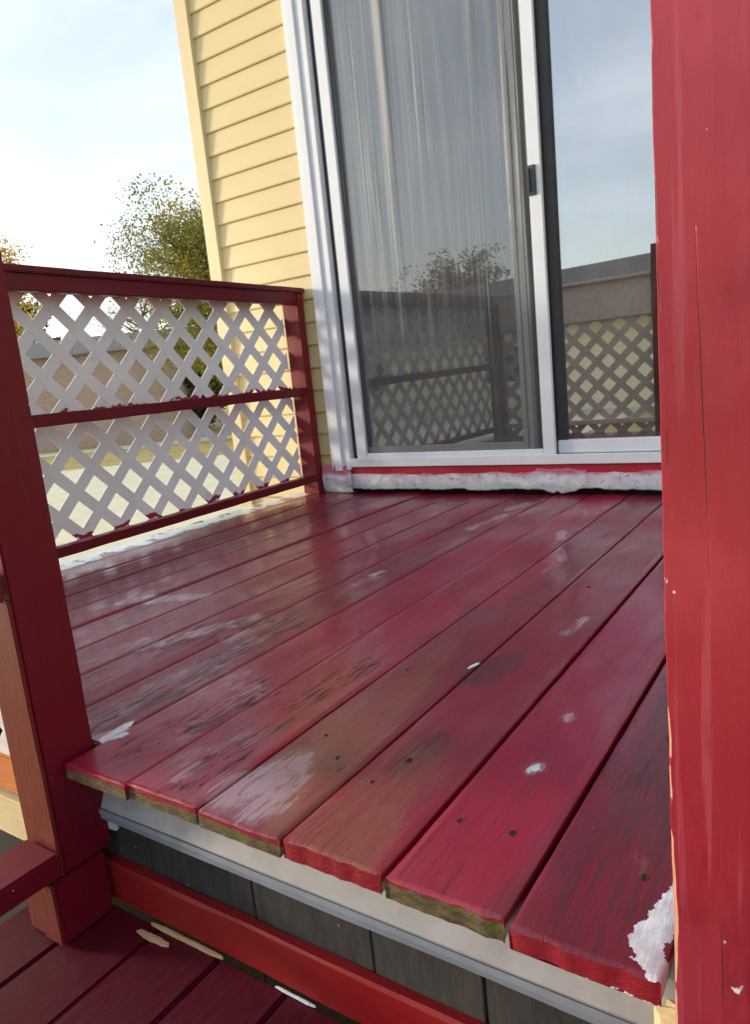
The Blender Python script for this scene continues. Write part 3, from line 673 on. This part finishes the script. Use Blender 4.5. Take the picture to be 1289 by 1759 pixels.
# ------------------------------------------------------------------ loose bits
def slab(name, pts, z0, th, mat, label, cat, group=None, par=None, curl=0.):
    bm = bmesh.new(); n = len(pts); cx = sum(p[0] for p in pts) / n; cy = sum(p[1] for p in pts) / n
    top = [bm.verts.new((x, y, z0 + th + curl * ((x - cx) ** 2 + (y - cy) ** 2))) for x, y in pts]; bot = [bm.verts.new((x, y, z0 + curl * ((x - cx) ** 2 + (y - cy) ** 2))) for x, y in pts]
    ct = bm.verts.new((cx, cy, z0 + th * 1.25)); cb = bm.verts.new((cx, cy, z0))
    for i in range(n):
        j = (i + 1) % n; bm.faces.new((top[i], top[j], ct)); bm.faces.new((bot[j], bot[i], cb)); bm.faces.new((bot[i], bot[j], top[j], top[i]))
    o = bm_obj(name, bm, mat, par)
    return tag(o, label, cat, group) if not par else o
def jag(cx, cy, rx, ry, ang, n=16, j=.25):
    out = []
    for i in range(n):
        a = i * 6.2832 / n; q = 1 + random.uniform(-j, j); x, y = rx * math.cos(a) * q, ry * math.sin(a) * q
        out.append((cx + x * math.cos(ang) - y * math.sin(ang), cy + x * math.sin(ang) + y * math.cos(ang)))
    return out
def sliver(cx, cy, rx, ry, ang):
    ts = [-1, -.9, -.55, -.1, .3, .7, .93, 1.0]; up = [.1, .75, 1., .85, .95, .7, .55, .1]; lo = [.3, .5, .8, 1., .75, .85, .4, .35]
    pts = [(t * rx, u * ry * random.uniform(.85, 1.15)) for t, u in zip(ts, up)] + [(t * rx + random.uniform(-.002, .002), -u * ry * random.uniform(.8, 1.2)) for t, u in reversed(list(zip(ts, lo)))]
    return [(cx + x * math.cos(ang) - y * math.sin(ang), cy + x * math.sin(ang) + y * math.cos(ang)) for x, y in pts]
slab('wood_splinter', sliver(-.885, .573, .034, .0055, R(2)), LZ + .001, .0035, 'splinter', 'short pale wood splinter lying flat on the lower deck', 'splinter')
slab('wood_splinter', sliver(-.835, .5935, .078, .0036, R(1)), LZ + .0015, .004, 'splinter', 'long thin pale splinter lying along the red skirting board', 'splinter')
slab('paint_flake', jag(-.565, 1.079, .016, .0028, R(75), 10, .25), .001, .002, 'flake', 'small white paint flake in a gap between deck boards', 'paint flake', 'loose white paint flakes')
slab('paint_flake', sliver(-.62, .5945, .035, .0022, R(0)), LZ + .001, .002, 'flake', 'long white paint peel at the foot of the skirting board', 'paint flake', 'loose white paint flakes')
slab('filler_lump', jag(-.125, .592, .022, .014, 0, 14, .25), -.105, .03, 'pale', 'crusty cream filler lump on the metal edge beside the red post', 'filler')
slab('filler_lump', jag(-1.012, .6125, .010, .006, 0, 10, .3), -.060, .02, 'flake', 'white crumbly filler lump beside the left post under the boards', 'filler')
slab('filler_lump', jag(-.995, .609, .012, .006, 0, 10, .3), -.150, .03, 'caulk', 'greyish filler lump beside the left post above the skirting', 'filler')

# ------------------------------------------------------------------ neighbours
def simple_house(name, cx, cy, wx, wy, z0, ze, zr, rot, wall, label, wins, ridge='x', over=.4):
    e = empty(name, (cx, cy, z0), label, 'house'); e.rotation_euler.z = 0
    ca, sa = math.cos(rot), math.sin(rot)
    T = lambda x, y, z: (cx + x * ca - y * sa, cy + x * sa + y * ca, z)
    def b(nm, x0, x1, y0, y1, za, zb, mat, par):
        bm = bmesh.new(); add_hexa(bm, [T(x0, y0, za), T(x1, y0, za), T(x1, y1, za), T(x0, y1, za), T(x0, y0, zb), T(x1, y0, zb), T(x1, y1, zb), T(x0, y1, zb)]); return bm_obj(nm, bm, mat, par)
    hx, hy = wx / 2, wy / 2
    b('wall', -hx, hx, -hy, hy, z0, ze, wall, e)
    bm = bmesh.new(); o = over
    if ridge == 'x': pr = [T(-hx - o, -hy - o, ze - .1), T(hx + o, -hy - o, ze - .1), T(hx + o, hy + o, ze - .1), T(-hx - o, hy + o, ze - .1), T(-hx - o, 0, zr), T(hx + o, 0, zr)]
    v = [bm.verts.new(p) for p in pr]
    for f in ((0, 1, 5, 4), (2, 3, 4, 5), (1, 2, 5), (3, 0, 4), (0, 3, 2, 1)): bm.faces.new([v[i] for i in f])
    bm_obj('roof', bm, 'roof', e)
    for (side, u, z, ww, hh) in wins:
        if side == '+y': wn = b('window', u - ww / 2, u + ww / 2, hy, hy + .06, z, z + hh, 'white', e); b('pane', u - ww / 2 + .07, u + ww / 2 - .07, hy + .06, hy + .07, z + .07, z + hh - .07, 'winglass', wn)
        else: wn = b('window', u - ww / 2, u + ww / 2, -hy - .06, -hy, z, z + hh, 'white', e); b('pane', u - ww / 2 + .07, u + ww / 2 - .07, -hy - .07, -hy - .06, z + .07, z + hh - .07, 'winglass', wn)
    return e
simple_house('neighbour_house', -7.0, -16.6, 19, 8, GZ, 1.30, 3.0, R(10), 'peach', 'low peach house with grey roof mirrored in the door glass', [('+y', -5, -.1, 1.3, 1.0), ('+y', 0, -.1, 1.6, 1.0), ('+y', 4.5, -.1, 1.2, 1.0)])
simple_house('brick_house', -24.6, 14.9, 12, 7, GZ, 2.05, 2.75, R(33), 'brick', 'low tan brick house seen through the lattice', [('-y', -4.6, .1, 1.3, 1.0), ('-y', -1.2, .1, 1.3, 1.0)], over=.25)

# ------------------------------------------------------------------ trees and shrubs
def tube(bm, pts, rad, n=7):
    prev = None
    for i, (p, r_) in enumerate(zip(pts, rad)):
        p = Vector(p); d = (Vector(pts[min(i + 1, len(pts) - 1)]) - Vector(pts[max(i - 1, 0)])).normalized()
        a = d.orthogonal().normalized(); b = d.cross(a)
        ring = [bm.verts.new(p + (a * math.cos(t * 6.2832 / n) + b * math.sin(t * 6.2832 / n)) * r_) for t in range(n)]
        if prev:
            for t in range(n): bm.faces.new((prev[t], prev[(t + 1) % n], ring[(t + 1) % n], ring[t]))
        prev = ring
def tree(name, base, h, cr_, ch0, leaf, label, cat, n_limb=16, n_leaf=7000, ls=.10, group=None, bare=.0, squash=1.0):
    rd = random.Random(hash((name, round(base[0], 2))) & 0xffff)
    rd.seed(int(abs(base[0] * 131 + base[1] * 17)))
    e = empty(name, base, label, cat, group); bx, by, bz = base
    bm = bmesh.new(); top = Vector((bx + rd.uniform(-.2, .2), by + rd.uniform(-.2, .2), bz + h * .9))
    n = 8; tp = [Vector(base).lerp(top, i / n) + Vector((rd.uniform(-.06, .06), rd.uniform(-.06, .06), 0)) * (i > 0) for i in range(n + 1)]
    tube(bm, tp, [h * .026 * (1 - .85 * i / n) + .01 for i in range(n + 1)])
    tips = []
    for i in range(n_limb):
        t = ch0 + (1 - ch0) * (i + rd.random()) / n_limb * .95; s = Vector(base).lerp(top, min(t, .97) * .92)
        a = i * 2.4 + rd.uniform(-.4, .4); prof = math.sin(math.pi * min(1, max(.08, (t - ch0 * .75) / (1.12 - ch0 * .75)))) ** .6
        ln = cr_ * prof * rd.uniform(.7, 1.12); up = rd.uniform(.25, .75)
        q = s + Vector((math.cos(a) * ln, math.sin(a) * ln, ln * up)); mid = s.lerp(q, .5) + Vector((rd.uniform(-.1, .1), rd.uniform(-.1, .1), rd.uniform(.0, .2))) * ln * .4
        tube(bm, [s, mid, q], [h * .009, h * .006, .006], 5); tips += [(mid, .8), (q, 1.), (s.lerp(q, .75), .9)]
        for k in range(9):
            b0 = s.lerp(q, rd.uniform(.3, .95)); tt = b0 + Vector((rd.gauss(0, 1), rd.gauss(0, 1), rd.gauss(.35, .7))) * ln * .32
            tube(bm, [b0, b0.lerp(tt, .5) + Vector((0, 0, .03)), tt], [.012 * h / 6, .008 * h / 6, .003], 4); tips.append((tt, .8))
    bm_obj('trunk', bm, 'bark', e)
    vs, fs, lv = [], [], []
    tipc = [rd.random() for _ in tips]
    for i in range(n_leaf):
        j = rd.randrange(len(tips)); c, sc = tips[j]; sp = cr_ * .115 * sc
        p = c + Vector((rd.gauss(0, sp), rd.gauss(0, sp), rd.gauss(0, sp * .8 * squash)))
        u = Vector((rd.gauss(0, 1), rd.gauss(0, 1), rd.gauss(0, 1))).normalized(); v = u.orthogonal().normalized(); s = ls * rd.uniform(.6, 1.3)
        b = len(vs); vs += [p - u * s, p + v * s * .5, p + u * s, p - v * s * .5 + u.cross(v) * s * .2]; fs.append((b, b + 1, b + 2, b + 3))
        val = max(0, min(1, .55 * tipc[j] + .45 * rd.random())); lv += [val] * 4
    o = mesh_obj('crown', vs, fs, leaf, e); at = o.data.attributes.new('lv', 'FLOAT', 'POINT'); at.data.foreach_set('value', lv)
    return e
tree('autumn_tree', (-14.3, 14.6, GZ), 6.2, 2.35, .28, 'leaf_autumn', 'yellowing green tree rising beside the house corner', 'tree', 40, 48000, .042)
tree('distant_tree', (-31.6, 17.6, GZ), 9.2, 2.5, .4, 'leaf_yellow', 'sparse yellow tree at the far left edge of the sky', 'tree', 20, 6000, .08)
tree('conifer_tree', (-44, 27, GZ), 9.0, 1.8, .1, 'leaf_green', 'small pointed far green tree above the fence rail', 'tree', 20, 3500, .16)
tree('bare_tree', (-40, 33, GZ), 8.5, 3.5, .3, 'leaf_brown', 'thin almost bare far tree left of the yellowing tree', 'tree', 20, 500, .08)
tree('green_shrub', (-19.0, 17.7, GZ), 3.1, 1.05, .05, 'leaf_green', 'dense dark green shrub behind the lattice near the house corner', 'shrub', 22, 7000, .07)
tree('orange_shrub', (-24.0, 20.4, GZ), 4.2, 1.0, .2, 'leaf_orange', 'orange leaved shrub seen through the upper lattice', 'shrub', 14, 3500, .08)
tree('brown_tree', (-16.0, -27, GZ), 6.6, 2.3, .25, 'leaf_brown', 'brown autumn tree mirrored in the screened glass', 'tree', 22, 9000, .09)
